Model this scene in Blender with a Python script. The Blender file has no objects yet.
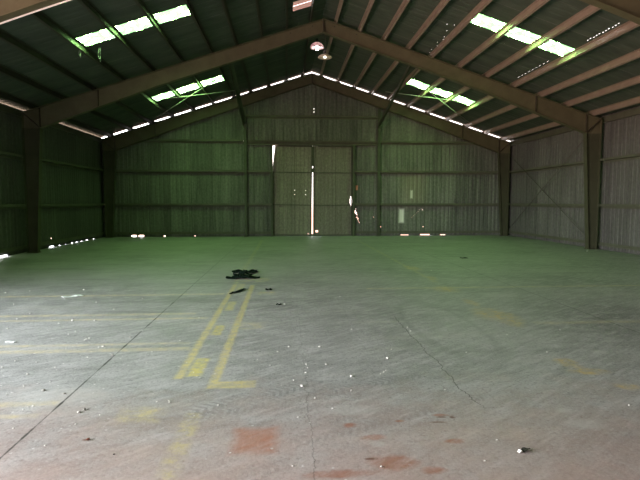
import bpy, bmesh, math, random
from mathutils import Vector, Matrix
R = random.Random(7)
PI = math.pi
scene = bpy.context.scene
C = scene.collection

# ---------------------------------------------------------------- the place, in metres
XL, XR = -8.233, 10.663          # side walls
D = 23.309                       # inside face of the back gable
YF = -5.0                        # front gable, behind the camera
H = 4.476                        # roof sheet height at the side walls
RX, RH = 1.2247, 7.528           # ridge
SL = (RH - H) / (XR - RX)        # roof slope
HALF = (XR - XL) / 2 + 0.02
CAM_H, FPX, YAW, PIT = 1.6, 500.0, 0.0685, 0.0764
FR = [23.06, 16.24, 9.45]        # the portal frames that show
PUR = [0.42, 1.18, 1.96, 2.76, 3.53, 4.45, 5.36, 6.28, 7.2, 8.12, 9.0]   # purlins, from the ridge
PD = 0.18                        # purlin depth

def roof_z(x): return RH - SL * abs(x - RX)

def ray(u, v):
    a, b = (u - 320) / FPX, -(v - 240) / FPX
    cp, sp, c, s = math.cos(PIT), math.sin(PIT), math.cos(YAW), math.sin(YAW)
    y = cp + b * sp; z = -sp + b * cp
    return Vector((a * c + y * s, -a * s + y * c, z))
def floor_at(u, v):
    d = ray(u, v); t = -CAM_H / d.z
    return Vector((d.x * t, d.y * t, 0))

# ---------------------------------------------------------------- helpers
class MB:
    def __init__(s): s.v = []; s.f = []
    def add(s, vs, fs):
        n = len(s.v); s.v += [tuple(p) for p in vs]; s.f += [tuple(i + n for i in f) for f in fs]; return s
    def box(s, x0, x1, y0, y1, z0, z1):
        return s.add([(x0,y0,z0),(x1,y0,z0),(x1,y1,z0),(x0,y1,z0),(x0,y0,z1),(x1,y0,z1),(x1,y1,z1),(x0,y1,z1)],
                     [(0,3,2,1),(4,5,6,7),(0,1,5,4),(1,2,6,5),(2,3,7,6),(3,0,4,7)])
    def prism(s, prof, p0, p1, ex, ez):
        """outline prof (a,b) swept from p0 to p1; a along ex, b along ez"""
        p0, p1, ex, ez = Vector(p0), Vector(p1), Vector(ex), Vector(ez)
        n = len(prof)
        vs = [p0 + ex * a + ez * b for a, b in prof] + [p1 + ex * a + ez * b for a, b in prof]
        fs = [(i, (i + 1) % n, n + (i + 1) % n, n + i) for i in range(n)]
        fs += [tuple(range(n - 1, -1, -1)), tuple(range(n, 2 * n))]
        return s.add(vs, fs)
    def bar(s, p0, p1, w, h, up=(0, 0, 1)):
        p0, p1 = Vector(p0), Vector(p1)
        d = (p1 - p0).normalized(); ex = d.cross(Vector(up)).normalized(); ez = ex.cross(d)
        return s.prism([(-w/2,-h/2),(w/2,-h/2),(w/2,h/2),(-w/2,h/2)], p0, p1, ex, ez)
    def tube(s, pts, r, n=8):
        pts = [Vector(p) for p in pts]; rings = []
        for i, p in enumerate(pts):
            d = (pts[min(i+1, len(pts)-1)] - pts[max(i-1, 0)]).normalized()
            a = Vector((0, 0, 1)) if abs(d.z) < .9 else Vector((1, 0, 0))
            ex = d.cross(a).normalized(); ez = ex.cross(d)
            rr = r[i] if isinstance(r, (list, tuple)) else r
            rings.append([p + ex * math.cos(2*PI*k/n) * rr + ez * math.sin(2*PI*k/n) * rr for k in range(n)])
        vs = [q for g in rings for q in g]; fs = []
        for i in range(len(pts) - 1):
            for k in range(n): fs.append((i*n+k, i*n+(k+1)%n, (i+1)*n+(k+1)%n, (i+1)*n+k))
        fs += [tuple(range(n-1, -1, -1)), tuple(range((len(pts)-1)*n, len(pts)*n))]
        return s.add(vs, fs)
    def lathe(s, prof, c, n=24, cap=True):
        c = Vector(c); vs = [c + Vector((r*math.cos(2*PI*k/n), r*math.sin(2*PI*k/n), z)) for r, z in prof for k in range(n)]
        fs = [(i*n+k, i*n+(k+1)%n, (i+1)*n+(k+1)%n, (i+1)*n+k) for i in range(len(prof)-1) for k in range(n)]
        return s.add(vs, fs)
    def build(s, name, mat, parent=None, smooth=False, normals=True):
        me = bpy.data.meshes.new(name); me.from_pydata([tuple(v) for v in s.v], [], s.f); me.update()
        if normals:
            bm = bmesh.new(); bm.from_mesh(me); bmesh.ops.recalc_face_normals(bm, faces=bm.faces); bm.to_mesh(me); bm.free()
        if smooth:
            for p in me.polygons: p.use_smooth = True
        me.materials.append(mat)
        o = bpy.data.objects.new(name, me); C.objects.link(o)
        if parent: o.parent = parent
        return o
def tag(o, label=None, cat=None, group=None, kind=None):
    if label: o['label'] = label
    if cat: o['category'] = cat
    if group: o['group'] = group
    if kind: o['kind'] = kind
    return o
def empty(name, loc=(0, 0, 0)):
    o = bpy.data.objects.new(name, None); C.objects.link(o); o.location = loc; o.empty_display_size = .2
    return o
def rebase(root, loc):
    """put the thing's origin at its base without moving its parts"""
    root.location = loc
    for ch in root.children:
        if ch.type == 'MESH' and ch.location.length == 0:
            ch.data.transform(Matrix.Translation(-Vector(loc)))
            for g in ch.children: g.data.transform(Matrix.Translation(-Vector(loc)))

def ribbed(u0, u1, vlo, vhi, holes, mapf, pitch=.19, depth=.011, phase=0.0):
    """trapezoid-ribbed sheet; u runs across the ribs, v along them; holes are (u0,u1,v0,v1) openings"""
    prof = [(0, 0), (.55, 0), (.66, 1), (.88, 1), (1, 0)]
    def dep(u):
        t = ((u - phase) / pitch) % 1.0
        for (a, da), (b, db) in zip(prof, prof[1:]):
            if a <= t <= b: return depth * (da + (db - da) * (t - a) / (b - a))
        return 0
    us = {u0, u1}
    k = math.floor((u0 - phase) / pitch)
    while phase + k * pitch < u1:
        for t, _ in prof[:-1]:
            x = phase + (k + t) * pitch
            if u0 < x < u1: us.add(round(x, 5))
        k += 1
    for h in holes:
        for x in h[:2]:
            if u0 < x < u1: us.add(x)
    us = sorted(us); m = MB(); idx = {}
    def vert(u, v):
        key = (round(u, 5), round(v, 5))
        if key not in idx: idx[key] = len(m.v); m.v.append(tuple(mapf(u, dep(u), v)))
        return idx[key]
    for a, b in zip(us, us[1:]):
        if b - a < 1e-5: continue
        mid = (a + b) / 2
        cuts = sorted((h[2], h[3]) for h in holes if h[0] < mid < h[1])
        la, lb, ta, tb = vlo(a), vlo(b), vhi(a), vhi(b)
        segs = []; cur = None
        for c0, c1 in cuts:
            c_lo = (la, lb) if cur is None else (cur, cur)
            if c0 > max(c_lo) + 1e-4: segs.append((c_lo, (c0, c0)))
            cur = c1 if cur is None else max(cur, c1)
        c_lo = (la, lb) if cur is None else (cur, cur)
        if min(ta, tb) > max(c_lo) + 1e-4: segs.append((c_lo, (ta, tb)))
        for (p, q), (r_, s_) in segs:
            m.f.append((vert(a, p), vert(b, q), vert(b, s_), vert(a, r_)))
    return m

# ---------------------------------------------------------------- node helper
class NT:
    def __init__(s, mat): s.nt = mat.node_tree; s.n = s.nt.nodes; s.l = s.nt.links
    def node(s, t, **k):
        n = s.n.new(t)
        for a, b in k.items(): setattr(n, a, b)
        return n
    def put(s, sock, val):
        if hasattr(val, 'is_linked'): s.l.new(val, sock)
        elif val is not None: sock.default_value = val
    def m(s, op, a, b=None, c=None, clamp=False):
        n = s.node('ShaderNodeMath', operation=op, use_clamp=clamp)
        for i, x in enumerate((a, b, c)): 
            if x is not None: s.put(n.inputs[i], x)
        return n.outputs[0]
    def vm(s, op, a, b=None):
        n = s.node('ShaderNodeVectorMath', operation=op); s.put(n.inputs[0], a)
        if b is not None: s.put(n.inputs[1], b)
        return n.outputs[0]
    def comb(s, x, y, z=0.0):
        n = s.node('ShaderNodeCombineXYZ'); s.put(n.inputs[0], x); s.put(n.inputs[1], y); s.put(n.inputs[2], z); return n.outputs[0]
    def sep(s, v):
        n = s.node('ShaderNodeSeparateXYZ'); s.put(n.inputs[0], v); return n.outputs
    def noise(s, v, scale, detail=4, rough=.6, out=0):
        n = s.node('ShaderNodeTexNoise'); s.put(n.inputs['Vector'], v)
        n.inputs['Scale'].default_value = scale; n.inputs['Detail'].default_value = detail; n.inputs['Roughness'].default_value = rough
        return n.outputs[out]
    def white(s, v):
        n = s.node('ShaderNodeTexWhiteNoise', noise_dimensions='1D'); s.put(n.inputs['W'], v); return n.outputs[0]
    def ramp(s, x, a, b, lo=0.0, hi=1.0):
        n = s.node('ShaderNodeMapRange'); n.clamp = True
        s.put(n.inputs[0], x)
        for i, q in zip((1, 2, 3, 4), (a, b, lo, hi)): s.put(n.inputs[i], q)
        return n.outputs[0]
    def mix(s, f, a, b, mode='MIX'):
        n = s.node('ShaderNodeMix', data_type='RGBA', blend_type=mode)
        s.put(n.inputs[0], f)
        for sock, v in ((n.inputs[6], a), (n.inputs[7], b)):
            s.put(sock, (*v, 1) if isinstance(v, tuple) and len(v) == 3 else v)
        return n.outputs[2]
    def pos(s): return s.node('ShaderNodeNewGeometry').outputs['Position']
def new_mat(name):
    m = bpy.data.materials.new(name); m.use_nodes = True
    t = NT(m); b = t.n['Principled BSDF']
    return m, t, b
def plain(name, col, rough=.7, metal=0, var=.25, scale=6, spec=.3, col2=None):
    m, t, b = new_mat(name)
    p = t.node('ShaderNodeTexCoord').outputs['Object']
    f = t.ramp(t.noise(p, scale, 5, .65), .3, .7)
    dark = tuple(c * (1 - var) for c in col); lite = tuple(min(1, c * (1 + var)) for c in (col2 or col))
    t.put(b.inputs['Base Color'], t.mix(f, dark, lite))
    b.inputs['Roughness'].default_value = rough; b.inputs['Metallic'].default_value = metal
    b.inputs['Specular IOR Level'].default_value = spec
    return m

# ---------------------------------------------------------------- materials
M = {}
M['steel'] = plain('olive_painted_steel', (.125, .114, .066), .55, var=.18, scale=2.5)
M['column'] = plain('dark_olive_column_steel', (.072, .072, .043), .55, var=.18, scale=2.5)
M['post_steel'] = plain('dark_green_painted_steel', (.075, .085, .055), .55, var=.2, scale=3)
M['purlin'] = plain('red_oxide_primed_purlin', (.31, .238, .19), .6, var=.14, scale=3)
M['purlin_shaded'] = plain('shaded_left_purlin', (.05, .048, .036), .6, var=.14, scale=3)  # left-slope purlins, their unlit side put into the colour
M['girt'] = plain('weathered_girt_steel', (.115, .118, .082), .55, var=.2, scale=3)
M['rod'] = plain('galvanised_rod', (.5, .5, .46), .45, metal=.3, var=.15)
M['plate'] = plain('bolt_plate_steel', (.07, .058, .04), .6, var=.2)
M['conduit'] = plain('white_plastic_conduit', (.85, .83, .8), .4, var=.05)
def translucent(name, col, k):
    m, t, b = new_mat(name)
    t.put(b.inputs['Base Color'], t.mix(t.noise(t.node('ShaderNodeTexCoord').outputs['Object'], 9), tuple(c*.9 for c in col), col)); b.inputs['Roughness'].default_value = .4
    tr = t.node('ShaderNodeBsdfTranslucent'); tr.inputs[0].default_value = (*col, 1)
    mx = t.node('ShaderNodeMixShader'); mx.inputs[0].default_value = k
    t.l.new(b.outputs[0], mx.inputs[1]); t.l.new(tr.outputs[0], mx.inputs[2]); t.l.new(mx.outputs[0], t.n['Material Output'].inputs[0])
    return m
M['shade_pink'] = translucent('opal_pink_shade', (.90, .76, .77), .5)
M['bulb_dim'] = plain('dim_bulb', (.9, .88, .8), .2, var=.02)
_b = M['bulb_dim'].node_tree.nodes['Principled BSDF']; _b.inputs['Emission Color'].default_value = (1, .86, .70, 1); _b.inputs['Emission Strength'].default_value = 4.0
M['shade_cream'] = translucent('cream_lamp_shade', (.88, .80, .68), .45)
M['lamp_black'] = plain('lamp_holder', (.05, .045, .04), .6)
M['bulb'] = plain('opal_bulb', (.9, .88, .86), .2, var=.02)
_b = M['bulb'].node_tree.nodes['Principled BSDF']; _b.inputs['Emission Color'].default_value = (1, .80, .80, 1); _b.inputs['Emission Strength'].default_value = 24.0
M['cable'] = plain('lamp_cable', (.12, .11, .09), .6)
M['chip'] = plain('plaster_chip', (.74, .72, .68), .8, var=.15, scale=40)
M['stone'] = plain('grey_mortar_lump', (.42, .40, .36), .9, var=.3, scale=40)
M['paper'] = plain('white_paper_strip', (.85, .88, .86), .7, var=.05)
M['tarp'] = plain('dark_green_scrap', (.008, .015, .011), 1.0, var=.5, scale=9, spec=.03)
M['leafm'] = plain('dark_dry_leaf', (.03, .03, .022), .7, var=.4, scale=30)
M['clay'] = plain('red_clay_lump', (.20, .075, .05), .9, var=.3, scale=30)
M['notice'] = plain('faded_red_plate', (.62, .25, .18), .6, var=.2, scale=14)
M['cobweb'] = plain('dusty_cobweb', (.62, .66, .62), .9, var=.1)

def wall_material(name, base, streak, patch=False):
    m, t, b = new_mat(name)
    P = t.pos(); x, y, z = t.sep(P)
    u = t.m('ADD', x, y)
    sheet = t.white(t.m('FLOOR', t.m('DIVIDE', u, .95)))
    fine = t.noise(t.comb(t.m('MULTIPLY', u, 9.0), t.m('MULTIPLY', z, .35)), 1.0, 5, .7)
    broad = t.noise(t.comb(t.m('MULTIPLY', u, 1.3), t.m('MULTIPLY', z, .25)), 1.0, 3, .6)
    mott = t.noise(t.comb(t.m('MULTIPLY', u, 14), t.m('MULTIPLY', z, 9)), 1.0, 4, .7)
    f = t.ramp(t.m('ADD', t.m('MULTIPLY', fine, .55), t.m('MULTIPLY', broad, .45)), .36, .68)
    col = t.mix(f, base, streak)
    col = t.mix(1.0, col, t.mix(sheet, (.80, .80, .80), (1.1, 1.1, 1.08)), 'MULTIPLY')
    col = t.mix(1.0, col, t.mix(t.ramp(mott, .3, .75), (.68, .68, .68), (1.28, 1.28, 1.28)), 'MULTIPLY')
    fr = t.m('FRACT', t.m('DIVIDE', u, .95))
    seam = t.m('LESS_THAN', fr, .022)
    col = t.mix(t.m('MULTIPLY', seam, .55), col, (.03, .03, .027))
    rust = t.ramp(t.noise(t.comb(t.m('MULTIPLY', u, 2.5), z), 1.0, 5, .7), .62, .78, 0, .35)
    col = t.mix(rust, col, (.14, .085, .05))
    if patch:   # pale soft-edged patches beside the right-hand post
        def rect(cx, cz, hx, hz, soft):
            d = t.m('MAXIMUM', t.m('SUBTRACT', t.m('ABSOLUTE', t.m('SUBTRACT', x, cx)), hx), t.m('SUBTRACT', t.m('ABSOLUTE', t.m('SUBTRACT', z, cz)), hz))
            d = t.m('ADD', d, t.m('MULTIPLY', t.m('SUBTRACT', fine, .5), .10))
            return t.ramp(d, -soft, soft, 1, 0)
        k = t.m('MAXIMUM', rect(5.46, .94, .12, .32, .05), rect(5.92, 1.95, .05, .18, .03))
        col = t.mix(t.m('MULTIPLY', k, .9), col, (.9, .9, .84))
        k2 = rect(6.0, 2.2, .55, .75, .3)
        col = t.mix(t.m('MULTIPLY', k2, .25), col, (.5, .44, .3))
    t.put(b.inputs['Base Color'], col)
    b.inputs['Roughness'].default_value = .6; b.inputs['Specular IOR Level'].default_value = .25
    return m
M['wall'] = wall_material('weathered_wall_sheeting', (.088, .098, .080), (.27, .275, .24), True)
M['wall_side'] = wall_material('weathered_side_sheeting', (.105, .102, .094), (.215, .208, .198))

def roof_material():
    m, t, b = new_mat('dark_roof_lining')
    x, y, z = t.sep(t.pos())
    fr = t.m('FRACT', t.m('DIVIDE', t.m('ADD', y, 20.42), .98))
    seam = t.m('LESS_THAN', fr, .018)
    n = t.noise(t.comb(t.m('MULTIPLY', x, .8), t.m('MULTIPLY', y, 2.2)), 1.2, 5, .65)
    col = t.mix(t.ramp(n, .3, .7), (.064, .082, .066), (.108, .130, .102))
    sh = t.white(t.m('FLOOR', t.m('DIVIDE', t.m('ADD', y, 20.42), .98)))
    col = t.mix(1.0, col, t.mix(sh, (.85,)*3, (1.12,)*3), 'MULTIPLY')
    col = t.mix(t.m('MULTIPLY', seam, t.ramp(n, .4, .6, .15, .8)), col, (.22, .22, .20))
    t.put(b.inputs['Base Color'], col); b.inputs['Roughness'].default_value = .75; b.inputs['Specular IOR Level'].default_value = .2
    return m
M['roof'] = roof_material()

SKY_EMIT = 66.0
def skylight_material():
    m, t, b = new_mat('daylit_fibreglass')
    t.n.remove(b)
    p = t.node('ShaderNodeTexCoord').outputs['Object']
    x, y, z = t.sep(p)
    n = t.noise(p, 13, 5, .75); n2 = t.noise(t.comb(t.m('MULTIPLY', x, 3), t.m('MULTIPLY', y, 14)), 2.2, 4, .7)
    f = t.ramp(t.m('ADD', t.m('MULTIPLY', n, .65), t.m('MULTIPLY', n2, .35)), .34, .62)
    col = t.mix(f, (.17, .42, .10), (.46, 1.0, .28))
    grit = t.ramp(t.noise(p, 6.5, 2, .55), .44, .47)
    col = t.mix(t.m('MULTIPLY', grit, .97), col, (.0045, .0110, .007))
    e = t.node('ShaderNodeEmission'); t.put(e.inputs[0], col); e.inputs[1].default_value = SKY_EMIT
    t.l.new(e.outputs[0], t.n['Material Output'].inputs[0])
    return m
M['skylight'] = skylight_material()

def floor_material():
    m, t, b = new_mat('worn_marked_concrete')
    P = t.pos(); px, py, pz = t.sep(P)
    wob = t.noise(P, 5, 3, .6, out=1)
    W = t.vm('ADD', P, t.vm('SCALE', t.vm('SUBTRACT', wob, (.5, .5, .5))))
    W.node.inputs[1].links[0].from_node.inputs['Scale'].default_value = .035
    x, y, z = t.sep(W)
    V2 = t.comb(px, py)
    n_big = t.noise(V2, .55, 5, .62); n_mid = t.noise(V2, 2.6, 6, .68); n_fine = t.noise(V2, 24, 5, .72)
    rot = t.comb(t.m('ADD', t.m('MULTIPLY', px, 1.4), t.m('MULTIPLY', py, 1.0)), t.m('ADD', t.m('MULTIPLY', px, -6.0), t.m('MULTIPLY', py, 8.5)))
    n_str = t.noise(rot, 1.3, 7, .74)
    hz = t.noise(t.comb(t.m('MULTIPLY', px, .35), t.m('MULTIPLY', py, 2.4)), 1.0, 5, .65)
    col = t.mix(t.ramp(n_big, .34, .66), (.25, .25, .24), (.40, .398, .385))
    col = t.mix(t.ramp(n_mid, .48, .62, 0, .6), col, (.47, .463, .45))
    col = t.mix(t.ramp(n_str, .5, .66, 0, .7), col, (.55, .535, .53))
    col = t.mix(t.ramp(n_str, .46, .30, 0, .65), col, (.17, .17, .165))
    col = t.mix(t.ramp(hz, .44, .28, 0, .6), col, (.18, .177, .165))
    col = t.mix(t.ramp(hz, .55, .70, 0, .5), col, (.50, .48, .43))
    col = t.mix(t.ramp(n_fine, .47, .33, 0, .75), col, (.14, .14, .135))
    n_grit = t.noise(V2, 55, 4, .75)
    col = t.mix(t.ramp(n_grit, .52, .64, 0, .45), col, (.58, .57, .55))
    col = t.mix(t.ramp(n_grit, .46, .34, 0, .5), col, (.15, .148, .14))
    # --- masks in floor coordinates
    wear = t.ramp(t.noise(V2, 11, 7, .8), .44, .56)
    wear2 = t.ramp(t.noise(V2, 7, 5, .8), .46, .62)
    def rect(x0, x1, y0, y1, soft=.02):
        d = t.m('MAXIMUM', t.m('SUBTRACT', t.m('ABSOLUTE', t.m('SUBTRACT', x, (x0+x1)/2)), (x1-x0)/2),
                t.m('SUBTRACT', t.m('ABSOLUTE', t.m('SUBTRACT', y, (y0+y1)/2)), (y1-y0)/2))
        return t.ramp(d, -soft, soft, 1, 0)
    def seg(p, q, w, soft=.01, xx=None, yy=None):
        L = math.hypot(q[0]-p[0], q[1]-p[1]); dx, dy = (q[0]-p[0])/L, (q[1]-p[1])/L
        rx, ry = t.m('SUBTRACT', x, p[0]), t.m('SUBTRACT', y, p[1])
        a = t.m('ADD', t.m('MULTIPLY', rx, dx), t.m('MULTIPLY', ry, dy))
        c = t.m('ABSOLUTE', t.m('SUBTRACT', t.m('MULTIPLY', ry, dx), t.m('MULTIPLY', rx, dy)))
        d = t.m('MAXIMUM', t.m('SUBTRACT', c, w/2), t.m('SUBTRACT', t.m('ABSOLUTE', t.m('SUBTRACT', a, L/2)), L/2))
        return t.ramp(d, -soft, soft, 1, 0)
    def union(ms):
        r = ms[0]
        for q in ms[1:]: r = t.m('MAXIMUM', r, q)
        return r
    # dark tyre ovals and tread bands
    def ring(cx, cy, rx, ry, w, soft):
        ex, ey = t.m('DIVIDE', t.m('SUBTRACT', x, cx), rx), t.m('DIVIDE', t.m('SUBTRACT', y, cy), ry)
        r = t.m('SQRT', t.m('ADD', t.m('MULTIPLY', ex, ex), t.m('MULTIPLY', ey, ey)))
        return t.ramp(t.m('ABSOLUTE', t.m('SUBTRACT', r, 1)), w, w + soft, 1, 0)
    rings = t.m('MAXIMUM', t.m('MULTIPLY', ring(2.02, 6.3, .42, 1.55, .02, .14), .3), t.m('MULTIPLY', ring(3.4, 9.0, 1.7, 2.2, .01, .05), .14))
    col = t.mix(t.m('MULTIPLY', rings, t.ramp(n_mid, .3, .6, .4, 1)), col, (.17, .175, .165))
    def tread(p, q, w):
        L = math.hypot(q[0]-p[0], q[1]-p[1]); dx, dy = (q[0]-p[0])/L, (q[1]-p[1])/L
        rx, ry = t.m('SUBTRACT', x, p[0]), t.m('SUBTRACT', y, p[1])
        a = t.m('ADD', t.m('MULTIPLY', rx, dx), t.m('MULTIPLY', ry, dy))
        c = t.m('ABSOLUTE', t.m('SUBTRACT', t.m('MULTIPLY', ry, dx), t.m('MULTIPLY', rx, dy)))
        st = t.m('SINE', t.m('ADD', t.m('MULTIPLY', a, 95), t.m('MULTIPLY', c, 60)))
        return t.m('MULTIPLY', seg(p, q, w, .02), t.ramp(st, -.2, .5, .12, 1))
    tr = union([tread((-1.0, 3.55), (1.35, 4.5), .17), tread((-.05, 3.18), (1.6, 3.9), .14), tread((-.75, 3.75), (.3, 4.35), .2), tread((-.5, 2.75), (.0, 2.95), .12)])
    col = t.mix(t.m('MULTIPLY', t.m('MULTIPLY', tr, .62), t.m('MULTIPLY', t.ramp(n_mid, .38, .6, 0, 1), t.ramp(n_fine, .3, .6, .4, 1))), col, (.16, .155, .15))
    # red earth trodden in at the doorway end
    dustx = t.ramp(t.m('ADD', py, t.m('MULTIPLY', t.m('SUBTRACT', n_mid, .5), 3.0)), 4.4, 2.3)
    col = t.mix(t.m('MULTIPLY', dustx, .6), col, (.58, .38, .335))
    def blob(px_, py_, rx, ry):
        c = floor_at(px_, py_)
        ex, ey = t.m('DIVIDE', t.m('SUBTRACT', x, c.x), rx), t.m('DIVIDE', t.m('SUBTRACT', y, c.y), ry)
        r = t.m('SQRT', t.m('ADD', t.m('MULTIPLY', ex, ex), t.m('MULTIPLY', ey, ey)))
        r = t.m('ADD', r, t.m('MULTIPLY', t.m('SUBTRACT', n_mid, .5), 1.6))
        return t.ramp(r, .5, 1.1, 1, 0)
    reds = union([blob(u, v, a, b_) for u, v, a, b_ in [(455, 441, .07, .04), (440, 415, .09, .03), (400, 421, .04, .02), (375, 437, .10, .05), (395, 462, .16, .09), (350, 425, .05, .05), (435, 470, .1, .05), (340, 474, .25, .05)]])
    col = t.mix(t.m('MULTIPLY', reds, t.ramp(n_str, .35, .65, .8, .3)), col, (.36, .14, .085))
    dk = union([blob(u, v, a, b_) for u, v, a, b_ in [(441, 417, .06, .016), (438, 422, .07, .014), (452, 417, .03, .03), (371, 459, .04, .015), (86, 440, .03, .02)]])
    col = t.mix(t.m('MULTIPLY', dk, .8), col, (.16, .07, .05))
    sq = rect(-.355, -.075, 3.10, 3.45, .045)
    col = t.mix(t.m('MULTIPLY', sq, t.ramp(n_str, .35, .62, .85, .45)), col, (.43, .17, .10))
    # pale scuffs
    pale = union([blob(u, v, a, b_) for u, v, a, b_ in [(585, 424, .16, .10), (565, 410, .08, .06), (500, 295, .35, .25), (378, 444, .06, .04), (600, 352, .10, .08), (350, 410, .25, .1), (60, 395, .5, .25)]])
    col = t.mix(t.m('MULTIPLY', pale, .35), col, (.60, .585, .55))
    # yellow paint
    yl = union([rect(-1.02, -.94, 4.5, 9.7), rect(-.685, -.60, 4.3, 9.6), rect(-.685, -.28, 4.24, 4.40), ])
    yl = t.m('MULTIPLY', yl, t.ramp(wear, 0, 1, .38, .92))
    yfaint = union([rect(-1.04, -.93, 9.7, 21, .03), rect(-.76, -.64, 2.4, 3.75, .03), rect(-.66, -.3, 6.25, 6.6, .05), rect(-.5, -.2, 8.6, 8.9, .05),
                    rect(-.9, -.35, 10.0, 10.5, .06), rect(-1.25, -.95, 3.62, 3.86, .05), rect(2.93, 3.03, 9.6, 21, .03)])
    yl = t.m('MAXIMUM', yl, t.m('MULTIPLY', yfaint, t.ramp(wear2, 0, 1, .08, .6)))
    col = t.mix(yl, col, (.62, .53, .24))
    bl = union([rect(-.915, -.785, 4.55, 5.09), rect(-.91, -.79, 5.98, 6.46), rect(-.91, -.79, 7.35, 8.02), rect(-.91, -.79, 9.05, 9.75)])
    grad = t.ramp(py, 4.6, 9, 1.0, .55)
    col = t.mix(t.m('MULTIPLY', t.m('MULTIPLY', bl, grad), t.ramp(wear, 0, 1, .38, .92)), col, (.66, .58, .19))
    orange = union([blob(u, v, a, b_) for u, v, a, b_ in [(445, 289, .28, .35), (470, 302, .12, .3), (495, 315, .30, .45), (510, 322, .16, .3), (566, 362, .14, .16), (590, 372, .2, .10), (630, 387, .12, .09), (412, 268, .2, .5), (432, 278, .1, .35)]])
    col = t.mix(t.m('MULTIPLY', orange, t.ramp(wear2, 0, 1, .25, .9)), col, (.58, .44, .20))
    # pale cross lines on the left
    cross = union([rect(-6.5, -1.3, 7.12, 7.24), rect(-6.5, -1.08, 6.84, 6.94), rect(-6, -1.08, 8.62, 8.76), rect(-4.5, -1.1, 5.62, 5.70), rect(-4.5, -1.05, 5.38, 5.50),
                   rect(-3.5, -1.82, 3.96, 4.05), rect(-3.5, -1.86, 3.74, 3.81), rect(1.5, 7.5, 9.0, 9.12, .05), rect(3.3, 6.5, 6.25, 6.35, .06)])
    col = t.mix(t.m('MULTIPLY', cross, t.ramp(wear2, 0, 1, .25, .75)), col, (.64, .55, .34))
    # joints and cracks
    jt = seg((-1.795, 1.0), (-1.79, 23.3), .012, .008)
    jw = t.ramp(t.noise(t.comb(0.0, py), 3.1, 3, .6), .38, .64, -.003, .009)
    jt = t.m('MULTIPLY', t.ramp(t.m('SUBTRACT', t.m('ABSOLUTE', t.m('SUBTRACT', px, -1.79)), jw), -.002, .009, 1, 0), t.ramp(py, 5, 13, .92, .5))
    col = t.mix(jt, col, (.025, .024, .02))
    j2 = t.ramp(t.m('ABSOLUTE', t.m('SUBTRACT', px, 4.31)), .004, .02, .45, 0)
    col = t.mix(j2, col, (.08, .08, .07))
    wx = t.m('ADD', px, t.m('MULTIPLY', t.m('SUBTRACT', t.noise(t.comb(0.0, py, 3.0), 2.0, 5, .65), .5), .30))
    ck = t.ramp(t.m('ABSOLUTE', t.m('SUBTRACT', wx, 1.50)), .001, .008, 1, 0)
    ck = t.m('MULTIPLY', ck, t.m('MULTIPLY', t.ramp(py, 3.6, 3.8), t.ramp(py, 7.0, 6.6)))
    wx2 = t.m('ADD', px, t.m('MULTIPLY', t.m('SUBTRACT', t.noise(t.comb(0.0, py, 9.0), 2.0, 6, .7), .5), .26))
    ck2 = t.ramp(t.m('ABSOLUTE', t.m('SUBTRACT', wx2, .17)), .001, .006, .55, 0)
    ck2 = t.m('MULTIPLY', ck2, t.m('MULTIPLY', t.ramp(py, 2.4, 2.5), t.ramp(py, 7.6, 4.0, .3, 1)))
    col = t.mix(t.m('MULTIPLY', t.m('MAXIMUM', ck, ck2), .8), col, (.05, .048, .042))
    # dust specks
    vor = t.node('ShaderNodeTexVoronoi'); t.put(vor.inputs['Vector'], V2); vor.inputs['Scale'].default_value = 9
    sp = t.m('MULTIPLY', t.m('LESS_THAN', vor.outputs['Distance'], .085), t.ramp(t.m('SUBTRACT', n_big, t.m('MULTIPLY', px, .03)), .42, .6))
    col = t.mix(t.m('MULTIPLY', sp, .8), col, (.74, .72, .70))
    t.put(b.inputs['Base Color'], col)
    t.put(b.inputs['Roughness'], t.ramp(n_mid, .3, .7, .42, .62))
    b.inputs['Specular IOR Level'].default_value = .45
    bp = t.node('ShaderNodeBump'); bp.inputs['Strength'].default_value = .25; bp.inputs['Distance'].default_value = .01
    t.put(bp.inputs['Height'], t.m('ADD', n_fine, t.m('MULTIPLY', n_mid, .6))); t.l.new(bp.outputs[0], b.inputs['Normal'])
    return m
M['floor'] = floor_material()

# ---------------------------------------------------------------- the setting
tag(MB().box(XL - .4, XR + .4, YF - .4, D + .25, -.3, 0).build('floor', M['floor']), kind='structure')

def H_(x, z, w, h): return (x - w/2, x + w/2, z - h/2, z + h/2)
DOOR = (-.58, 3.13, -1, 4.17)
torn = [(3.20, 3.28, 1.12, 1.20), (3.18, 3.33, 1.02, 1.12), (3.20, 3.35, .92, 1.02), (3.29, 3.37, .86, .92), (3.36, 3.41, .76, .84), (3.40, 3.44, .68, .76), (3.44, 3.47, .61, .68), (3.27, 3.29, 1.24, 1.28)]
back_holes = [DOOR] + torn + [
    H_(1.32, 5.71, .035, .035), H_(1.32, 5.85, .035, .035), H_(-1.93, 4.37, .06, .06), H_(4.22, 4.33, .05, .06),
    H_(4.12, .88, .025, .03), H_(4.47, .42, .035, .04), H_(6.5, .42, .035, .04),
    (-7.02, -6.80, .02, .075), (-6.70, -6.47, .02, .075), (-5.58, -5.5, .02, .05), (-4.2, -4.14, .02, .045),
    (5.42, 5.80, .02, .05), (6.36, 6.82, .02, .07), (7.33, 7.58, .02, .055)]
for k in range(7): back_holes.append(H_(5.95 + k*.075, .85 + k*.07 + .02*(k % 2), .012, .02))
back_holes.append(H_(6.46, 1.22, .03, .03))
def gable_top(x):
    o = abs(x - RX)
    return roof_z(x) - (.0 if min(abs(o - p) for p in PUR) < .09 else .062)
bw = ribbed(XL - .045, XR + .045, lambda x: 0.0, gable_top, back_holes, lambda u, d, v: (u, D + d, v))
tag(bw.build('wall_back', M['wall'], normals=False), kind='structure')

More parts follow.
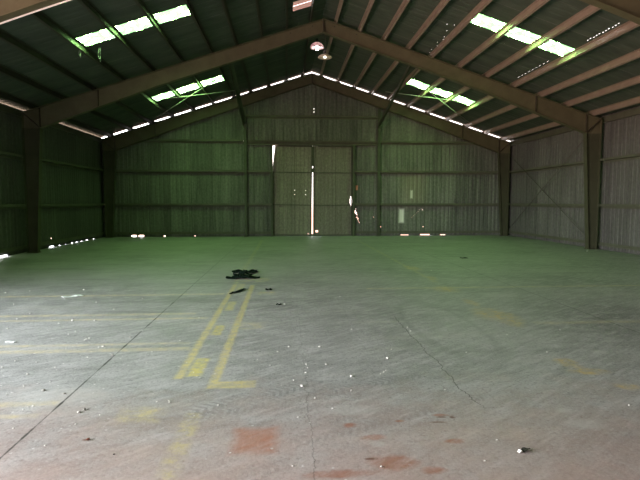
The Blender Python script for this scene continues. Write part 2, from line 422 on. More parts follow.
left_holes = [(-4.6, 6.2, -1, 4.1)] + [(14.6, 15.35, 0, .045), (18.0, 18.3, .0, .05), (18.72, 18.82, .0, .025), (19.24, 19.3, 0, .02), (19.78, 19.92, 0, .045), (20.22, 20.36, .0, .028), (20.7, 20.82, .0, .025), (21.2, 21.4, .0, .028), (22.0, 22.06, 0, .025), (18.14, 18.16, .3, .34)]
lw = ribbed(YF - .045, D + .045, lambda y: 0.0, lambda y: H - .045, left_holes, lambda u, d, v: (XL - d, u, v))
M['wall_shaded'] = wall_material('shaded_side_sheeting', (.07, .073, .063), (.145, .148, .13))  # side sheeting darkened for the left wall, shade put into its colour
tag(lw.build('wall_left', M['wall_shaded'], normals=False), kind='structure')
rw = ribbed(YF - .045, D + .045, lambda y: 0.0, lambda y: H + .006, [], lambda u, d, v: (XR + d, u, v))
tag(rw.build('wall_right', M['wall_side'], normals=False), kind='structure')
fw = ribbed(XL, XR, lambda x: 0.0, lambda x: roof_z(x) - .01, [], lambda u, d, v: (u, YF - d, v))
tag(fw.build('wall_front', M['wall_side'], normals=False), kind='structure')

# roof sheets with their openings
STRIP = [('near', 12.72, 13.34), ('back', 19.52, 20.28)]
O0, O1 = 3.56, 6.40
def roof_map(sd): return lambda u, d, v: (RX + sd * v, u, RH - SL * v + d)
pins_r = [(10.9 + i*.115, 10.9 + i*.115 + .05, 6.15 + .008*(i % 3), 6.164 + .008*(i % 3)) for i in range(11)]
pins_r += [(13.9 + i*.22, 13.9 + i*.22 + .10, 6.16, 6.166) for i in range(9)]
pins_r += [(13.8 + k[0], 13.8 + k[0] + .035, k[1], k[1] + .012) for k in [(0, 3.40), (.12, 3.24), (.5, 3.36), (.95, 3.43), (1.15, 3.46), (1.5, 3.40), (1.75, 3.47), (2.2, 3.42), (2.5, 3.45)]]
hole_l = [(14.6, 15.28, .44, .98)]
PITCH_R = .245
sheets = MB()
for sd, extra in ((-1, hole_l), (1, pins_r)):
    holes = [(a, b, O0, O1) for _, a, b in STRIP] + extra
    q = ribbed(YF - .3, D + .04, lambda y: 0.0, lambda y: HALF + .25, holes, roof_map(sd), PITCH_R, .005)
    sheets.add(q.v, q.f)
tag(sheets.build('ceiling', M['roof'], normals=False), kind='structure')
WHERE = {'near': 'in the bay nearer the viewer', 'back': 'in the bay against the back wall', 'fore': 'over the camera end', 'rear': 'by the front gable'}
for nm, a, b in STRIP:
    for sd in (-1, 1):
        s = ribbed(a - .03, b + .03, lambda y: O0 - .03, lambda y: O1 + .03, [], lambda u, d, v: (RX + sd*v, u, RH - SL*v + d + .012), PITCH_R, .005)
        o = s.build('skylight_sheet', M['skylight'], normals=False)
        tag(o, 'glowing green translucent skylight strip, %s roof slope, %s' % ('left' if sd < 0 else 'right', WHERE[nm]), 'skylight', 'translucent roof strips')

# ---------------------------------------------------------------- portal frames
def flange_path(m, pts, w, y, th, nrm):
    for p, q in zip(pts, pts[1:]):
        p, q = Vector((p[0], y, p[1])), Vector((q[0], y, q[1])); d = (q - p).normalized(); n = Vector((-d.z, 0, d.x)) * nrm
        m.prism([(-w/2, 0), (w/2, 0), (w/2, th), (-w/2, th)], p, q, (0, 1, 0), n)
def portal(y, label, wf=.19):
    root = empty('portal_frame', (0, 0, 0)); tag(root, label, 'steel frame', 'portal frames across the shed')
    drop = PD + .01
    for sd in (-1, 1):
        xw = XL if sd < 0 else XR
        xo = xw - sd * .19                               # outer flange of the column
        xb, xt = xo - sd * .27, xo - sd * .50            # inner flange, base and top
        zk = roof_z(xt) - drop - .66                     # underside of the knee
        zo = roof_z(xo) - drop
        apex_b = RH - drop - .41
        xm = RX + sd * 5.2; zm = roof_z(xm) - drop - .47
        c = MB()
        th = .012
        c.prism([(0, 0), (xb - xo, 0), (xt - xo, zk), (0, zk)], (xo, y - th/2, .02), (xo, y + th/2, .02), (1, 0, 0), (0, 0, 1))
        flange_path(c, [(xo, .02), (xo, zk + .02)], wf, y, .014, -sd)
        flange_path(c, [(xb, .02), (xt, zk + .02)], wf, y, .014, sd)
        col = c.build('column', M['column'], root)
        bp = MB().box(min(xo, xb) - .03, max(xo, xb) + .03, y - .13, y + .13, 0, .02)
        bp.build('base_plate', M['plate'], col)
        r = MB()
        pts = [(xo, zk + .02), (xt, zk + .02), (xm, zm), (RX, apex_b), (RX, RH - drop), (xo, zo)]
        r.prism([(a - RX, b) for a, b in pts], (RX, y - th/2, 0), (RX, y + th/2, 0), (1, 0, 0), (0, 0, 1))
        flange_path(r, [(xo, zo - .015), (RX, RH - drop - .015)], wf, y, .015, -sd)
        flange_path(r, [(xt, zk + .02), (xm, zm), (RX, apex_b)], wf, y, .015, -sd)
        flange_path(r, [(xo, zk + .02), (xo, zo - .02)], wf, y, .014, -sd)
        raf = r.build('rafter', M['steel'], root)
        MB().prism([(xt - RX, zk + .02), (xo - RX, zo - .03), (xo - RX, zo - .01), (xt - RX, zk + .04)], (RX, y - wf/2 + .005, 0), (RX, y + wf/2 - .005, 0), (1, 0, 0), (0, 0, 1)).build('knee_plate', M['plate'], raf)
        for xs in (xt, RX + sd * 7.0):
            zt = roof_z(xs) - drop - .02
            t_ = (abs(xs - xm) / abs(xt - xm)) if abs(xs - RX) > 5.2 else 0
            zb = zm + (zk - zm) * t_ + .02
            MB().box(xs - .008, xs + .008, y - .07, y + .07, zb, zt).build('stiffener_plate', M['plate'], raf)
        sp = MB().box(RX + sd*.002, RX + sd*.022, y - .08, y + .08, apex_b + .02, RH - drop - .02)
        sp.build('splice_plate', M['plate'], raf)
        for xs in (RX + sd*.35, RX + sd*1.05):
            z = roof_z(xs) - drop - .10
            MB().tube([(xs, y - .02, z), (xs, y + .02, z)], .022).build('bolt', M['plate'], raf)
    rebase(root, (RX, y, 0))
    return root
portal(FR[0], 'olive steel portal frame standing right against the back gable wall')
portal(FR[1], 'olive steel portal frame crossing mid shed, with both columns in view')
portal(FR[2], 'olive steel portal frame nearest the viewer, only its sloping rafters at the picture top corners')

# white conduit clipped under the nearest left rafter
cp = []
for x in (-6.6, -5.6, -4.6, -3.6, -2.6):
    xm = RX - 5.2; zm = roof_z(xm) - PD - .01 - .47; ab = RH - PD - .42; xt = XL + .69; zk = roof_z(xt) - PD - .01 - .64
    z = zm + (ab - zm) * (x - xm) / (RX - xm) if x > xm else zk + (zm - zk) * (x - xt) / (xm - xt)
    cp.append((x, FR[2] + .125, z - .006))
tag(MB().tube(cp, .016).build('conduit', M['conduit'], smooth=True), 'thin white conduit running along the underside of the nearest left rafter', 'conduit')

# ---------------------------------------------------------------- purlins
ORD = ['first', 'second', 'third', 'fourth', 'fifth', 'sixth', 'seventh', 'eighth', 'ninth', 'tenth', 'eleventh']
nrm = math.sqrt(1 + SL*SL)
def purlin_mesh(sd, y0, y1):
    t = .005; w = .058; d = PD - .012
    # outline of a Z section: a runs down the slope, b is down into the room
    prof = [(-w, 0), (t, 0), (t, -d + t), (w, -d + t), (w, -d), (0, -d), (0, -t), (-w, -t)]
    down = Vector((sd, 0, -SL)).normalized(); out = Vector((sd * SL, 0, 1)).normalized()
    m = MB().prism(prof, (0, y0, 0), (0, y1, 0), down, out)
    lip = MB()
    m.prism([(w - t, -d + t), (w, -d + t), (w, -d + .022), (w - t, -d + .022)], (0, y0, 0), (0, y1, 0), down, out)
    return m
bays = [('back', FR[1] + .005, D + .02, 'bay next to the back wall'), ('near', FR[2] + .005, FR[1] - .005, 'bay nearer the viewer')]
for sd in (-1, 1):
    for bn, y0, y1, wh in bays:
        first = None
        for k, o_ in enumerate(PUR):
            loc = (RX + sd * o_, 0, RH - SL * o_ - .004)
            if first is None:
                ob = purlin_mesh(sd, y0, y1).build('roof_purlin', M['purlin'] if sd > 0 else M['purlin_shaded']); first = ob
            else:
                ob = first.copy(); C.objects.link(ob)
            ob.location = loc
            tag(ob, '%s purlin down from the ridge, %s slope, %s' % (ORD[k], 'left' if sd < 0 else 'right', wh), 'purlin', 'purlins under the roof sheets')
# eave struts
for sd in (-1, 1):
    xw = XL if sd < 0 else XR
    for bn, y0, y1, wh in bays:
        t = .006; h = .20; w = .08
        m = MB().prism([(0, 0), (0, h), (w, h), (w, h - .02), (w - t, h - .02), (w - t, h - t), (t, h - t), (t, t), (w - t, t), (w - t, .02), (w, .02), (w, 0)],
                       (xw - sd*.015, y0, H - .255), (xw - sd*.015, y1, H - .255), (-sd, 0, 0), (0, 0, 1))
        tag(m.build('eave_strut', M['girt']), 'steel eave strut along the top of the %s wall %s' % ('left' if sd < 0 else 'right', wh), 'strut', 'eave struts')

# ---------------------------------------------------------------- girts
def girt(p0, p1, inward, label, h=.075):
    p0, p1 = Vector(p0), Vector(p1); t = .006; w = .18
    # Z section lying on its side: web horizontal, inner lip turned up, outer lip turned down
    prof = [(0, -h), (t, -h), (t, 0), (w, 0), (w, h), (w - t, h), (w - t, t), (0, t)]
    m = MB().prism(prof, p0, p1, inward, (0, 0, 1))
    return tag(m.build('wall_girt', M['girt']), label, 'girt', 'horizontal girts on the walls')
def base_rail(p0, p1, inward, label):
    m = MB().prism([(0, 0), (.10, 0), (.10, .05), (.09, .05), (.09, .01), (.01, .01), (.01, .10), (0, .10)], p0, p1, inward, (0, 0, 1))
    return tag(m.build('base_rail', M['girt']), label, 'rail', 'base rails along the walls')
ZG = [(1.45, 'lower'), (2.96, 'upper')]
for sd in (-1, 1):
    xw = XL if sd < 0 else XR
    sname = 'left' if sd < 0 else 'right'
    for y0, y1, wh in ((FR[1] + .005, D - .005, 'between the back corner and the mid frame'), (FR[2], FR[1] - .005, 'on the viewer side of the mid frame')):
        for z, zn in ZG:
            girt((xw - sd*.004, y0, z), (xw - sd*.004, y1, z), (-sd, 0, 0), '%s girt on the %s side wall %s' % (zn, sname, wh))
        base_rail((xw - sd*.004, y0, .13), (xw - sd*.004, y1, .13), (-sd, 0, 0), 'base rail low on the %s side wall %s' % (sname, wh))
PX = (-1.82, 4.33)
yb = D - .004
spans = [(XL + .2, PX[0] - .07, 'left of the door between corner and post'), (PX[1] + .07, XR - .2, 'right of the door between post and corner')]
for x0, x1, wh in spans:
    for z, zn in ZG + [(4.33, 'topmost')]:
        girt((x0, yb, z), (x1, yb, z), (0, -1, 0), '%s girt on the back wall %s' % (zn, wh))
for x0, x1, wh in ((PX[0] + .07, DOOR[0] - .06, 'short bay left of the double door'), (DOOR[1] + .06, PX[1] - .07, 'short bay right of the double door')):
    for z, zn in ZG:
        girt((x0, yb, z), (x1, yb, z), (0, -1, 0), '%s girt on the back wall in the %s' % (zn, wh))
for x0, x1, wh in spans + [(PX[0] + .07, DOOR[0] - .06, 'in the short bay left of the double door'), (DOOR[1] + .06, PX[1] - .07, 'in the short bay right of the double door')]:
    base_rail((x0, yb, .12), (x1, yb, .12), (0, -1, 0), 'base rail low on the back wall ' + wh)
girt((PX[0] + .07, yb, 5.45), (PX[1] - .07, yb, 5.45), (0, -1, 0), 'gable girt high above the double door between the two posts')
hd = MB().prism([(0, 0), (.18, 0), (.18, .05), (.174, .05), (.174, .006), (.006, .006), (.006, .194), (.174, .194), (.174, .15), (.18, .15), (.18, .2), (0, .2)],
                (PX[0] + .07, yb, 4.19), (PX[1] - .07, yb, 4.19), (0, -1, 0), (0, 0, 1))
tag(hd.build('door_header', M['girt']), 'horizontal steel header channel directly over the double door', 'header')

# back posts and their braces to the roof
for px, nm in zip(PX, ('left', 'right')):
    root = empty('wall_post', (px, D - .1, 0))
    tag(root, 'slim dark steel post %s of the double door rising to the gable rafter' % nm, 'post', 'posts on the back wall')
    zt = roof_z(px) - PD - .46
    y0, y1 = D - .165, D - .035
    m = MB().box(px - .06, px + .06, y0, y0 + .01, 0, zt).box(px - .06, px + .06, y1 - .01, y1, 0, zt).box(px - .005, px + .005, y0 + .01, y1 - .01, 0, zt)
    m.build('shaft', M['post_steel'], root)
    MB().box(px - .09, px + .09, D - .19, D - .03, 0, .015).build('base_plate', M['plate'], root)
    rebase(root, (px, D - .1, 0))
    b = MB()
    p0, p1 = Vector((px, D - .19, 5.05)), Vector((px, 17.2, roof_z(px) - .24))
    b.prism([(-.075, -.075), (.075, -.075), (.075, -.065), (-.065, -.065), (-.065, .075), (-.075, .075)], p0, p1, (1, 0, 0), (p1 - p0).normalized().cross(Vector((1, 0, 0))) * -1)
    b.box(px - .07, px + .07, D - .20, D - .17, 4.93, 5.12)
    tag(b.build('diagonal_brace', M['post_steel']), 'dark angle brace from the %s back post up to the roof near the mid frame' % nm, 'brace', 'braces from the back posts')

# roof and wall cross rods
def rod(p, q, label, r=.014, group='roof bracing rods'):
    m = MB().tube([p, q], r)
    tag(m.build('bracing_rod', M['rod'], smooth=True), label, 'rod', group)
def rp(x, y, off=.235): return (x, y, roof_z(x) - off)
rod(rp(-5.45, 21.9), rp(-2.55, 19.0), 'pale bracing rod slanting up towards the mid frame under the left back skylight')
rod(rp(-4.6, 19.25, .26), rp(-1.95, 21.45, .26), 'pale bracing rod crossing it under the left back skylight towards the post brace')
rod(rp(4.3, 21.6), rp(6.7, 19.5), 'pale bracing rod running away from the right post brace under the right back skylight')
rod(rp(5.3, 19.2, .26), rp(8.1, 21.8, .26), 'pale bracing rod slanting down to the right eave under the right back skylight')
M['darkrod'] = plain('dark_rod', (.09, .085, .065), .6)
for p, q, l in (((XR - .2, 22.9, 3.75), (XR - .2, 16.6, .3), 'thin dark cross rod falling towards the viewer on the right wall back bay'),
                ((XR - .225, 16.6, 4.05), (XR - .225, 22.8, .3), 'thin dark cross rod rising towards the viewer on the right wall back bay')):
    m = MB().tube([p, q], .011)
    tag(m.build('bracing_rod', M['darkrod'], smooth=True), l, 'rod', 'wall bracing rods')

# ---------------------------------------------------------------- doors
def leaf(name, x0, x1, holes, tilt, pivot, label, z_left, strip):
    yl = D + .035
    root = empty(name, pivot); tag(root, label, 'door', kind='structure')
    z0, z1 = .012, 4.21
    objs = [ribbed(x0, x1, lambda x: z0, lambda x: z1, holes, lambda u, d, v: (u, yl + d, v), .19, .007).build('door_panel', M['door'], root, normals=False)]
    yi = yl - .05
    objs.append(MB().box(x0, x0 + .05, yi, yl - .002, z0, min(z_left, 4.18)).build('stile', M['post_steel'], root))
    objs.append(MB().box(x1 - .05, x1, yi, yl - .002, z0, 4.18).build('stile', M['post_steel'], root))
    for zs in (z0, 4.12, 1.42, 2.92):
        objs.append(MB().box(x0 + (.24 if zs > 4 else .051), x1 - .051, yi + .006, yl - .002, zs, zs + (.05 if zs in (z0, 4.12) else .035)).build('rail', M['post_steel'], root))
    for za, zb in strip:
        objs.append(MB().box(x0 - .075, x0 + .03, yi - .012, yi - .004, za, zb).build('meeting_strip', M['post_steel'], root))
    for o in objs:
        o.data.transform(Matrix.Translation(-Vector(pivot)))
    root.rotation_euler = (0, tilt, 0)
    return root
M['door'] = wall_material('door_sheeting', (.19, .178, .14), (.31, .29, .24))
bent = [(-.62, -.60 + .12 * ((k + 1) / 12) ** 1.2, 3.0 + k * .1, 3.0 + (k + 1) * .1 + (.12 if k == 11 else 0)) for k in range(12)]
bent += [(-.62, -.1, 4.165, 4.22)]
leaf('door_1', -.62, 1.24, bent + [H_(.44, 2.12, .024, .026), H_(.95, 2.12, .024, .026), H_(.44, 1.92, .024, .026), H_(.95, 1.92, .024, .026), (1.06, 1.12, .07, .11)],
     math.radians(.8), (1.24, D + .035, 3.2), 'left leaf of the tall double door, leaning, its upper outer corner bent open', 2.98, [])
leaf('door_2', 1.275, 3.11, [H_(1.45, .22, .12, .10), (3.03, 3.058, 1.4, 1.85), (3.0, 3.058, 1.52, 1.74)], 0, (1.275, D + .035, 3.2),
     'right leaf of the tall double door, torn at its outer edge', 4.16, [(2.95, 3.15), (3.24, 4.15)])
tag(MB().box(-.9, 3.4, D + .075, D + .115, 0, .09).build('door_track', M['post_steel']), kind='structure')
for x, nm in ((DOOR[0] - .055, 'left'), (DOOR[1] + .03, 'right')):
    m = MB().box(x - .05, x + .05, D - .17, D - .012, 0, 4.185)
    tag(m.build('door_jamb', M['post_steel']), 'upright steel jamb on the %s side of the double door' % nm, 'door jamb', kind='structure')
# latch lump where the leaves meet, a plate by the tear
tag(MB().box(3.27, 3.37, D - .03, D - .008, 2.14, 2.36).build('notice_plate', M['notice']), 'small faded red plate on the back wall above the torn hole', 'plate')
sc = MB()
pts = [(3.16, 1.02), (3.24, 1.07), (3.33, .97), (3.38, .88), (3.30, .90), (3.25, .84), (3.21, .93)]
sc.prism([(a, b) for a, b in pts], (0, D - .03, 0), (0, D - .026, 0), (1, 0, 0), (0, 0, 1))
sc.prism([(3.36, .82), (3.44, .74), (3.50, .58), (3.42, .68)], (0, D - .045, 0), (0, D - .041, 0), (1, 0, 0), (0, 0, 1))
tag(sc.build('torn_flap', M['lamp_black']), 'dark curled flap of sheeting hanging in the torn hole beside the door', 'torn sheet')

# slipped sheet and batten at the roof hole by the ridge
m_, t_, b_ = new_mat('sunlit_rusty_sheet')
b_.inputs['Base Color'].default_value = (.62, .34, .27, 1); b_.inputs['Roughness'].default_value = .7
tr_ = t_.node('ShaderNodeBsdfTranslucent'); tr_.inputs[0].default_value = (.70, .36, .28, 1)
mx_ = t_.node('ShaderNodeMixShader'); mx_.inputs[0].default_value = .05
t_.l.new(b_.outputs[0], mx_.inputs[1]); t_.l.new(tr_.outputs[0], mx_.inputs[2]); t_.l.new(mx_.outputs[0], t_.n['Material Output'].inputs[0])
M['rusty'] = m_
ls = ribbed(14.4, 15.03, lambda y: .36, lambda y: 1.06, [], lambda u, d, v: (RX - v, u, RH - SL*v + d + .05 + (u - 14.4)*.012), PITCH_R, .02)
ls2 = ribbed(15.05, 15.6, lambda y: .36, lambda y: 1.06, [], lambda u, d, v: (RX - v, u, RH - SL*v + d + .05), PITCH_R, .02)
tag(ls.build('slipped_roof_sheet', M['rusty'], normals=False), 'farther up pinkish rusty sheet showing in the roof hole left of the ridge', 'roof sheet')
tag(ls2.build('patch_sheet', M['rusty'], normals=False), 'pinkish rusty patch along the lower edge of the roof hole left of the ridge', 'roof sheet')

# ---------------------------------------------------------------- lamps
def lamp(x, y, z, flat, mat, label):
    root = empty('pendant_lamp', (x, y, z)); tag(root, label, 'lamp', 'pendant lamps under the ridge')
    r = .25
    if flat: prof = [(.05, .10), (.09, .085), (.16, .06), (.23, .02), (r, -.02), (r - .008, -.025), (.22, .012), (.15, .05), (.08, .072), (.045, .09)]
    else: prof = [(.05, .15), (.10, .135), (.17, .09), (.22, .03), (r, -.04), (r - .008, -.042), (.21, .025), (.16, .08), (.095, .125), (.045, .14)]
    top = prof[0][1]
    MB().lathe(prof, (0, 0, 0)).build('lamp_shade', mat, root, smooth=True)
    MB().lathe([(.0, top + .14), (.035, top + .14), (.05, top + .10), (.05, top - .03), (.035, top - .05), (0, top - .05)], (0, 0, 0), 16).build('lamp_holder', M['lamp_black'], root, smooth=True)
    zb = top - .05
    k = .45 if flat else 1.15
    MB().lathe([(0, zb), (.02, zb), (.028, zb - .04*k), (.05, zb - .10*k), (.055, zb - .14*k), (.04, zb - .18*k), (0, zb - .195*k)], (0, 0, 0), 16).build('bulb', M['bulb'] if not flat else M['bulb_dim'], root, smooth=True)
    zr = roof_z(x) - z - .012
    MB().tube([(0, 0, top + .14), (0, 0, zr)], .009, 6).build('cable', M['cable'], root)
lamp(1.13, 18.0, 7.03, False, M['shade_pink'], 'upper pale pink dome lamp hanging under the ridge')
lamp(1.41, 18.0, 6.68, True, M['shade_cream'], 'lower flat cream lamp hanging beside the pink dome lamp')

# ---------------------------------------------------------------- loose things on the floor
def chip_mesh(seed, name, mat):
    r = random.Random(seed); bm = bmesh.new(); bmesh.ops.create_icosphere(bm, subdivisions=2, radius=1)
    for v in bm.verts:
        v.co *= .7 + .45 * r.random(); v.co.x *= 1.25; v.co.z *= .75
    zmin = min(v.co.z for v in bm.verts)
    for v in bm.verts: v.co.z -= zmin
    me = bpy.data.meshes.new(name); bm.to_mesh(me); bm.free(); me.materials.append(mat); return me
chips = [chip_mesh(i, 'plaster_chip', M['chip']) for i in range(5)]
def drop_chip(u, v, px=2.0, me=None, name='plaster_chip'):
    p = floor_at(u, v); s = max(.005, px * p.y / FPX / 2 * .66)
    o = bpy.data.objects.new(name, me or R.choice(chips)); C.objects.link(o)
    o.location = p; o.scale = (s, s * R.uniform(.8, 1.3), s * R.uniform(.7, 1)); o.rotation_euler = (0, 0, R.uniform(0, 6.28))
    return o
def sc4(pts, ox, oy, k): return [(ox + q[0]/k, oy + q[1]/k, *(q[2:])) for q in pts]
A = sc4([(22,52,2),(55,98,1.6),(120,135,2),(68,157,2.2),(290,163,3.2),(380,163,2.4),(30,195,2.4),(235,175,1.8),(345,238,2.4),(357,234,2.2),(338,241,1.8),(395,270,2.2),(410,267,2.6),(350,310,2),(145,330,1.8),(110,378,2.4),(8,350,2.4),(60,325,2),(95,425,2),(220,350,1.8),(455,118,2),(385,90,1.8),(120,45,1.6),(335,40,2),(273,218,1.6),(302,206,1.6),(200,408,1.6)], 0, 280, 4)
A += sc4([(30,20,1.8),(60,175,2),(130,78,1.8),(105,90,1.6),(150,75,2.2)], 0, 390, 4.57)
Bz = sc4([(570,75,1.8),(585,330,1.6)], 0, 280, 4) + sc4([(345,157,2),(205,255,2),(455,115,1.6)], 0, 390, 4.57) + sc4([(25,140,2.4),(155,148,2.2),(90,60,1.8)], 160, 350, 2.667) + [(157, 402, 2), (169, 401, 2), (199, 318, 1.6), (180, 341, 1.8), (152, 352, 1.6)]
Cz = sc4([(400,67,1.6),(447,198,2),(480,238,1.8),(195,268,2.6),(150,288,2),(318,268,2.8),(265,338,2.4),(345,338,2.6),(263,372,2.6),(605,278,2),(575,370,2.2),(562,376,1.6),(583,362,1.6),(120,342,2),(300,473,2.4),(445,443,2),(215,402,1.8),(70,318,1.6),(270,352,1.4)], 240, 280, 4)
Cz += sc4([(180,73,2.2),(112,150,2),(250,115,2.4),(90,345,2),(325,42,2)], 270, 380, 4)
Dz = sc4([(190,350,2),(202,365,1.8),(425,450,2),(285,123,1.6)], 360, 240, 4) + [(445, 390, 1.6), (497, 440, 1.6), (484.6, 461, 2), (629, 405.5, 2), (547, 352, 1.8), (560, 330, 1.6), (507, 335, 1.6), (587, 251.5, 2)]
for lst, lab in ((A, 'small white plaster chip on the floor left of the long dark joint'), (Bz, 'small white plaster chip between the long dark joint and the yellow lane lines'),
                 (Cz, 'small white plaster chip on the grey floor right of the yellow lane lines'), (Dz, 'small white chip on the smoother floor right of the jagged crack')):
    for q in lst: tag(drop_chip(*q), lab, 'chip', lab.replace('small white', 'white').replace('chip', 'chips', 1))
big = [(301.8, 386.3, 4.2, 'largest pale chip with a dark side, below the middle of the floor'), (351.2, 376.5, 4, 'pale plaster lump alone in the bare grey floor centre right'), (387.5, 358.5, 4.2, 'pale plaster lump with scattered crumbs near the jagged crack'),
       (381.2, 467.3, 3.4, 'white chip lying on the red earth stain at the bottom of the floor'), (284.5, 304.5, 2.8, 'small white chip beside a dark scuff right of the dark scrap')]
for u, v, s, l in big: tag(drop_chip(u, v, s), l, 'chip')
stone = chip_mesh(21, 'mortar_lump', M['stone'])
for u, v, s, l in [(79, 412.5, 4.5, 'grey mortar lump in the pair right of the floor joint, left one'), (84.5, 410, 4.5, 'grey mortar lump in the pair right of the floor joint, right one'), (43.5, 390.5, 4.5, 'grey mortar lump on the pale cross line near the left edge'),
                   (64, 394, 3.5, 'grey mortar lump on the pale cross line close to the joint'), (112.5, 355.5, 3.0, 'grey mortar lump sitting in the dark floor joint, nearer the viewer'), (130, 337.5, 3.2, 'grey mortar lump sitting in the dark floor joint, farther off'), (104, 346.5, 3.2, 'grey mortar lump on the pale line just left of the joint')]:
    tag(drop_chip(u, v, s, stone, 'mortar_lump'), l, 'stone')
clay = chip_mesh(33, 'clay_lump', M['clay'])
tag(drop_chip(88, 440, 5, clay, 'clay_lump'), 'reddish brown clay lump on the dusty floor at lower left', 'clay lump')
dkm = chip_mesh(35, 'dark_pebble', M['leafm'])
tag(drop_chip(113.8, 454.6, 2.4, dkm, 'dark_pebble'), 'tiny dark pebble on the dusty floor at lower left', 'pebble')
# white strip of paper
def sheet_strip(p, q, w, lift, name, mat, th=.004, n=10, taper=None, seed=1):
    r = random.Random(seed); p, q = Vector(p), Vector(q); d = (q - p); s = d.normalized().cross(Vector((0, 0, 1)))
    top = []; 
    for i in range(n + 1):
        t = i / n; c = p + d * t; ww = w * (taper(t) if taper else 1) * r.uniform(.9, 1.1)
        zz = .004 + lift * (math.sin(t * 9 + seed) * .5 + .5) * r.uniform(.6, 1)
        top.append((c - s*ww/2 + Vector((0, 0, zz)), c + s*ww/2 + Vector((0, 0, .004 + (zz - .004) * r.uniform(.2, 1.3)))))
    vs = []; fs = []
    for a, b in top: vs += [a, b, b + Vector((0, 0, th)), a + Vector((0, 0, th))]
    for i in range(n):
        k = 4*i
        for j in range(4): fs.append((k+j, k+(j+1) % 4, k+4+(j+1) % 4, k+4+j))
    fs += [(3, 2, 1, 0), (4*n, 4*n+1, 4*n+2, 4*n+3)]
    return MB().add(vs, fs)
a, b = floor_at(62.5, 298), floor_at(82.5, 295.6)
o = sheet_strip(a, b, .15, .012, 'x', None, taper=lambda t: 1 - .2*math.sin(t*PI)**4).build('paper_strip', M['paper'])
tag(o, 'crumpled white paper strip lying alone on the left of the floor', 'paper')
a, b = floor_at(6, 342), floor_at(15, 342.6)
tag(sheet_strip(a, b, .03, .01, 'x', None, seed=4).build('paper_scrap', M['paper']), 'narrow pale scrap by the cross line at the left edge', 'paper')
# dark crumpled scraps
root = empty('crumpled_scrap', floor_at(243, 277)); base = Vector(root.location)
tag(root, 'dark green black crumpled scrap heap lying at the head of the yellow lines', 'scrap')
def piece(u0, v0, u1, v1, w, lift, seed, n=14):
    a, b = floor_at(u0, v0), floor_at(u1, v1)
    m = sheet_strip(a, b, w, lift, '', None, th=.012, n=n, seed=seed, taper=lambda t: .55 + .5*math.sin(PI*min(1, t*1.1))**.7)
    o = m.build('torn_piece', M['tarp'], root); o.data.transform(Matrix.Translation(-base))
piece(226, 278.4, 260, 278, .30, .05, 3); piece(232, 277.5, 251, 277, .3, .06, 5)
piece(234, 271.8, 246, 272.8, .34, .04, 7, 8); piece(243, 272, 257, 272.4, .28, .05, 9, 8); piece(233, 275.4, 252, 275.0, .22, .05, 15, 8); piece(240, 275.5, 245, 272.8, .12, .08, 11, 6); piece(250, 274.6, 256.5, 272, .08, .07, 13, 6)
for u0, v0, u1, v1, w, l, sd_ in [(265.5, 289.8, 272, 290, .12, 'dark flat scrap right of the crumpled heap', 2), (230, 294.5, 245, 289.5, .10, 'dark streak of scrap just nearer than the crumpled heap', 6), (460, 258.2, 468, 258.4, .18, 'thin dark scrap far off on the green floor towards the right wall', 8), (276, 305.2, 281.5, 305, .06, 'dark flat sliver beside a white chip in mid floor', 12)]:
    tag(sheet_strip(floor_at(u0, v0), floor_at(u1, v1), w, .02, '', None, n=7, seed=sd_, taper=lambda t: .4 + .6*math.sin(PI*t)).build('dark_scrap', M['tarp']), l, 'scrap')
a, b = floor_at(520, 452.5), floor_at(530, 449.3)
root = empty('dry_leaf', a); tag(root, 'dark curled dry leaf with a pale tip on the lower right floor', 'leaf')
o = sheet_strip(a, b, .034, .012, '', None, th=.003, n=8, seed=3, taper=lambda t: .15 + .95*math.sin(PI*min(1, t+.12))).build('blade', M['leafm'], root); o.data.transform(Matrix.Translation(-a))
c = a + (a - b) * .15
o = sheet_strip(c, a + (b - a)*.16, .022, .012, '', None, th=.004, n=4, seed=4).build('pale_tip', M['chip'], root); o.data.transform(Matrix.Translation(-a))
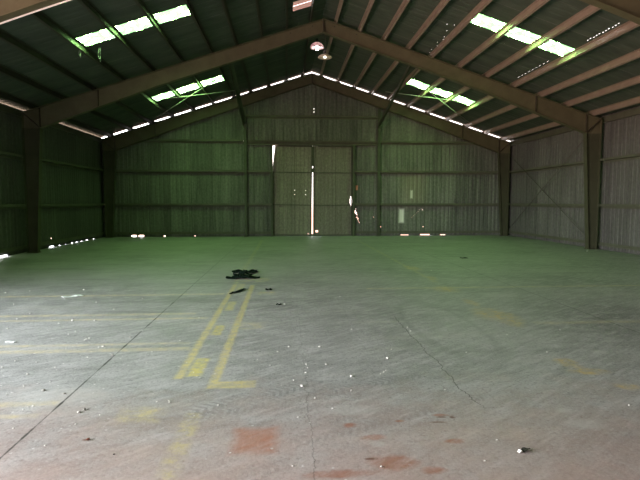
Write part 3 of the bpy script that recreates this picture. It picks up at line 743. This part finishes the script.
# dusty cobwebs under the left skylight
for xx, yy, zz, L, l in [(-5.02, 12.95, roof_z(-5.02) - .2, .22, 'short dusty cobweb hanging by the lower end of the near left skylight'), (-4.75, 13.5, roof_z(-4.75) - .06, .42, 'longer dusty cobweb hanging below the near left skylight')]:
    m = MB()
    for k in range(2):
        m.tube([(xx + .03*k, yy, zz), (xx + .05*k - .03, yy + .02, zz - L*.4), (xx + .02*k, yy, zz - L*(.7 + .15*k))], .003, 5)
    tag(m.build('cobweb', M['cobweb']), l, 'cobweb')

# ---------------------------------------------------------------- daylight
w = bpy.data.worlds.new('World'); scene.world = w; w.use_nodes = True
t = NT(w); bg = t.n['Background']
tc = t.node('ShaderNodeTexCoord').outputs['Generated']
z = t.sep(tc)[2]
sky = t.mix(t.ramp(z, .0, .7), (1.0, .97, .96), (.78, .90, 1.0))
col = t.mix(t.ramp(z, -.03, .0), (.72, .47, .39), sky)
xs_ = t.sep(tc)[0]
shade = t.mix(t.ramp(xs_, -.6, -.1), (1, 1, 1), (.13, .115, .11))   # dimming added everywhere but the left sky, so gaps bloom less
col = t.mix(1.0, col, shade, 'MULTIPLY')
t.put(bg.inputs[0], col); bg.inputs[1].default_value = 27.0
def portal_light(name, loc, rot, sx, sy):
    L = bpy.data.lights.new(name, 'AREA'); L.shape = 'RECTANGLE'; L.size = sx; L.size_y = sy; L.cycles.is_portal = True
    o = bpy.data.objects.new(name, L); C.objects.link(o); o.location = loc; o.rotation_euler = rot
portal_light('daylight_side_doorway', (XL - .02, .8, 2.05), (0, -PI/2, 0), 4.1, 10.8)

# ---------------------------------------------------------------- camera and view
cam = bpy.data.cameras.new('Camera'); co = bpy.data.objects.new('Camera', cam); C.objects.link(co)
cam.sensor_fit = 'HORIZONTAL'; cam.sensor_width = 36; cam.lens = FPX / 640 * 36; cam.clip_start = .05; cam.clip_end = 300
co.location = (0, 0, CAM_H); co.rotation_euler = (PI/2 - PIT, 0, -YAW)
scene.camera = co
vs = scene.view_settings
vs.view_transform = 'Standard'; vs.look = 'None'; vs.exposure = 0.0; vs.gamma = 1; vs.use_curve_mapping = False
cy = scene.cycles
cy.use_denoising = True; cy.max_bounces = 8; cy.diffuse_bounces = 5; cy.glossy_bounces = 4; cy.sample_clamp_indirect = 8
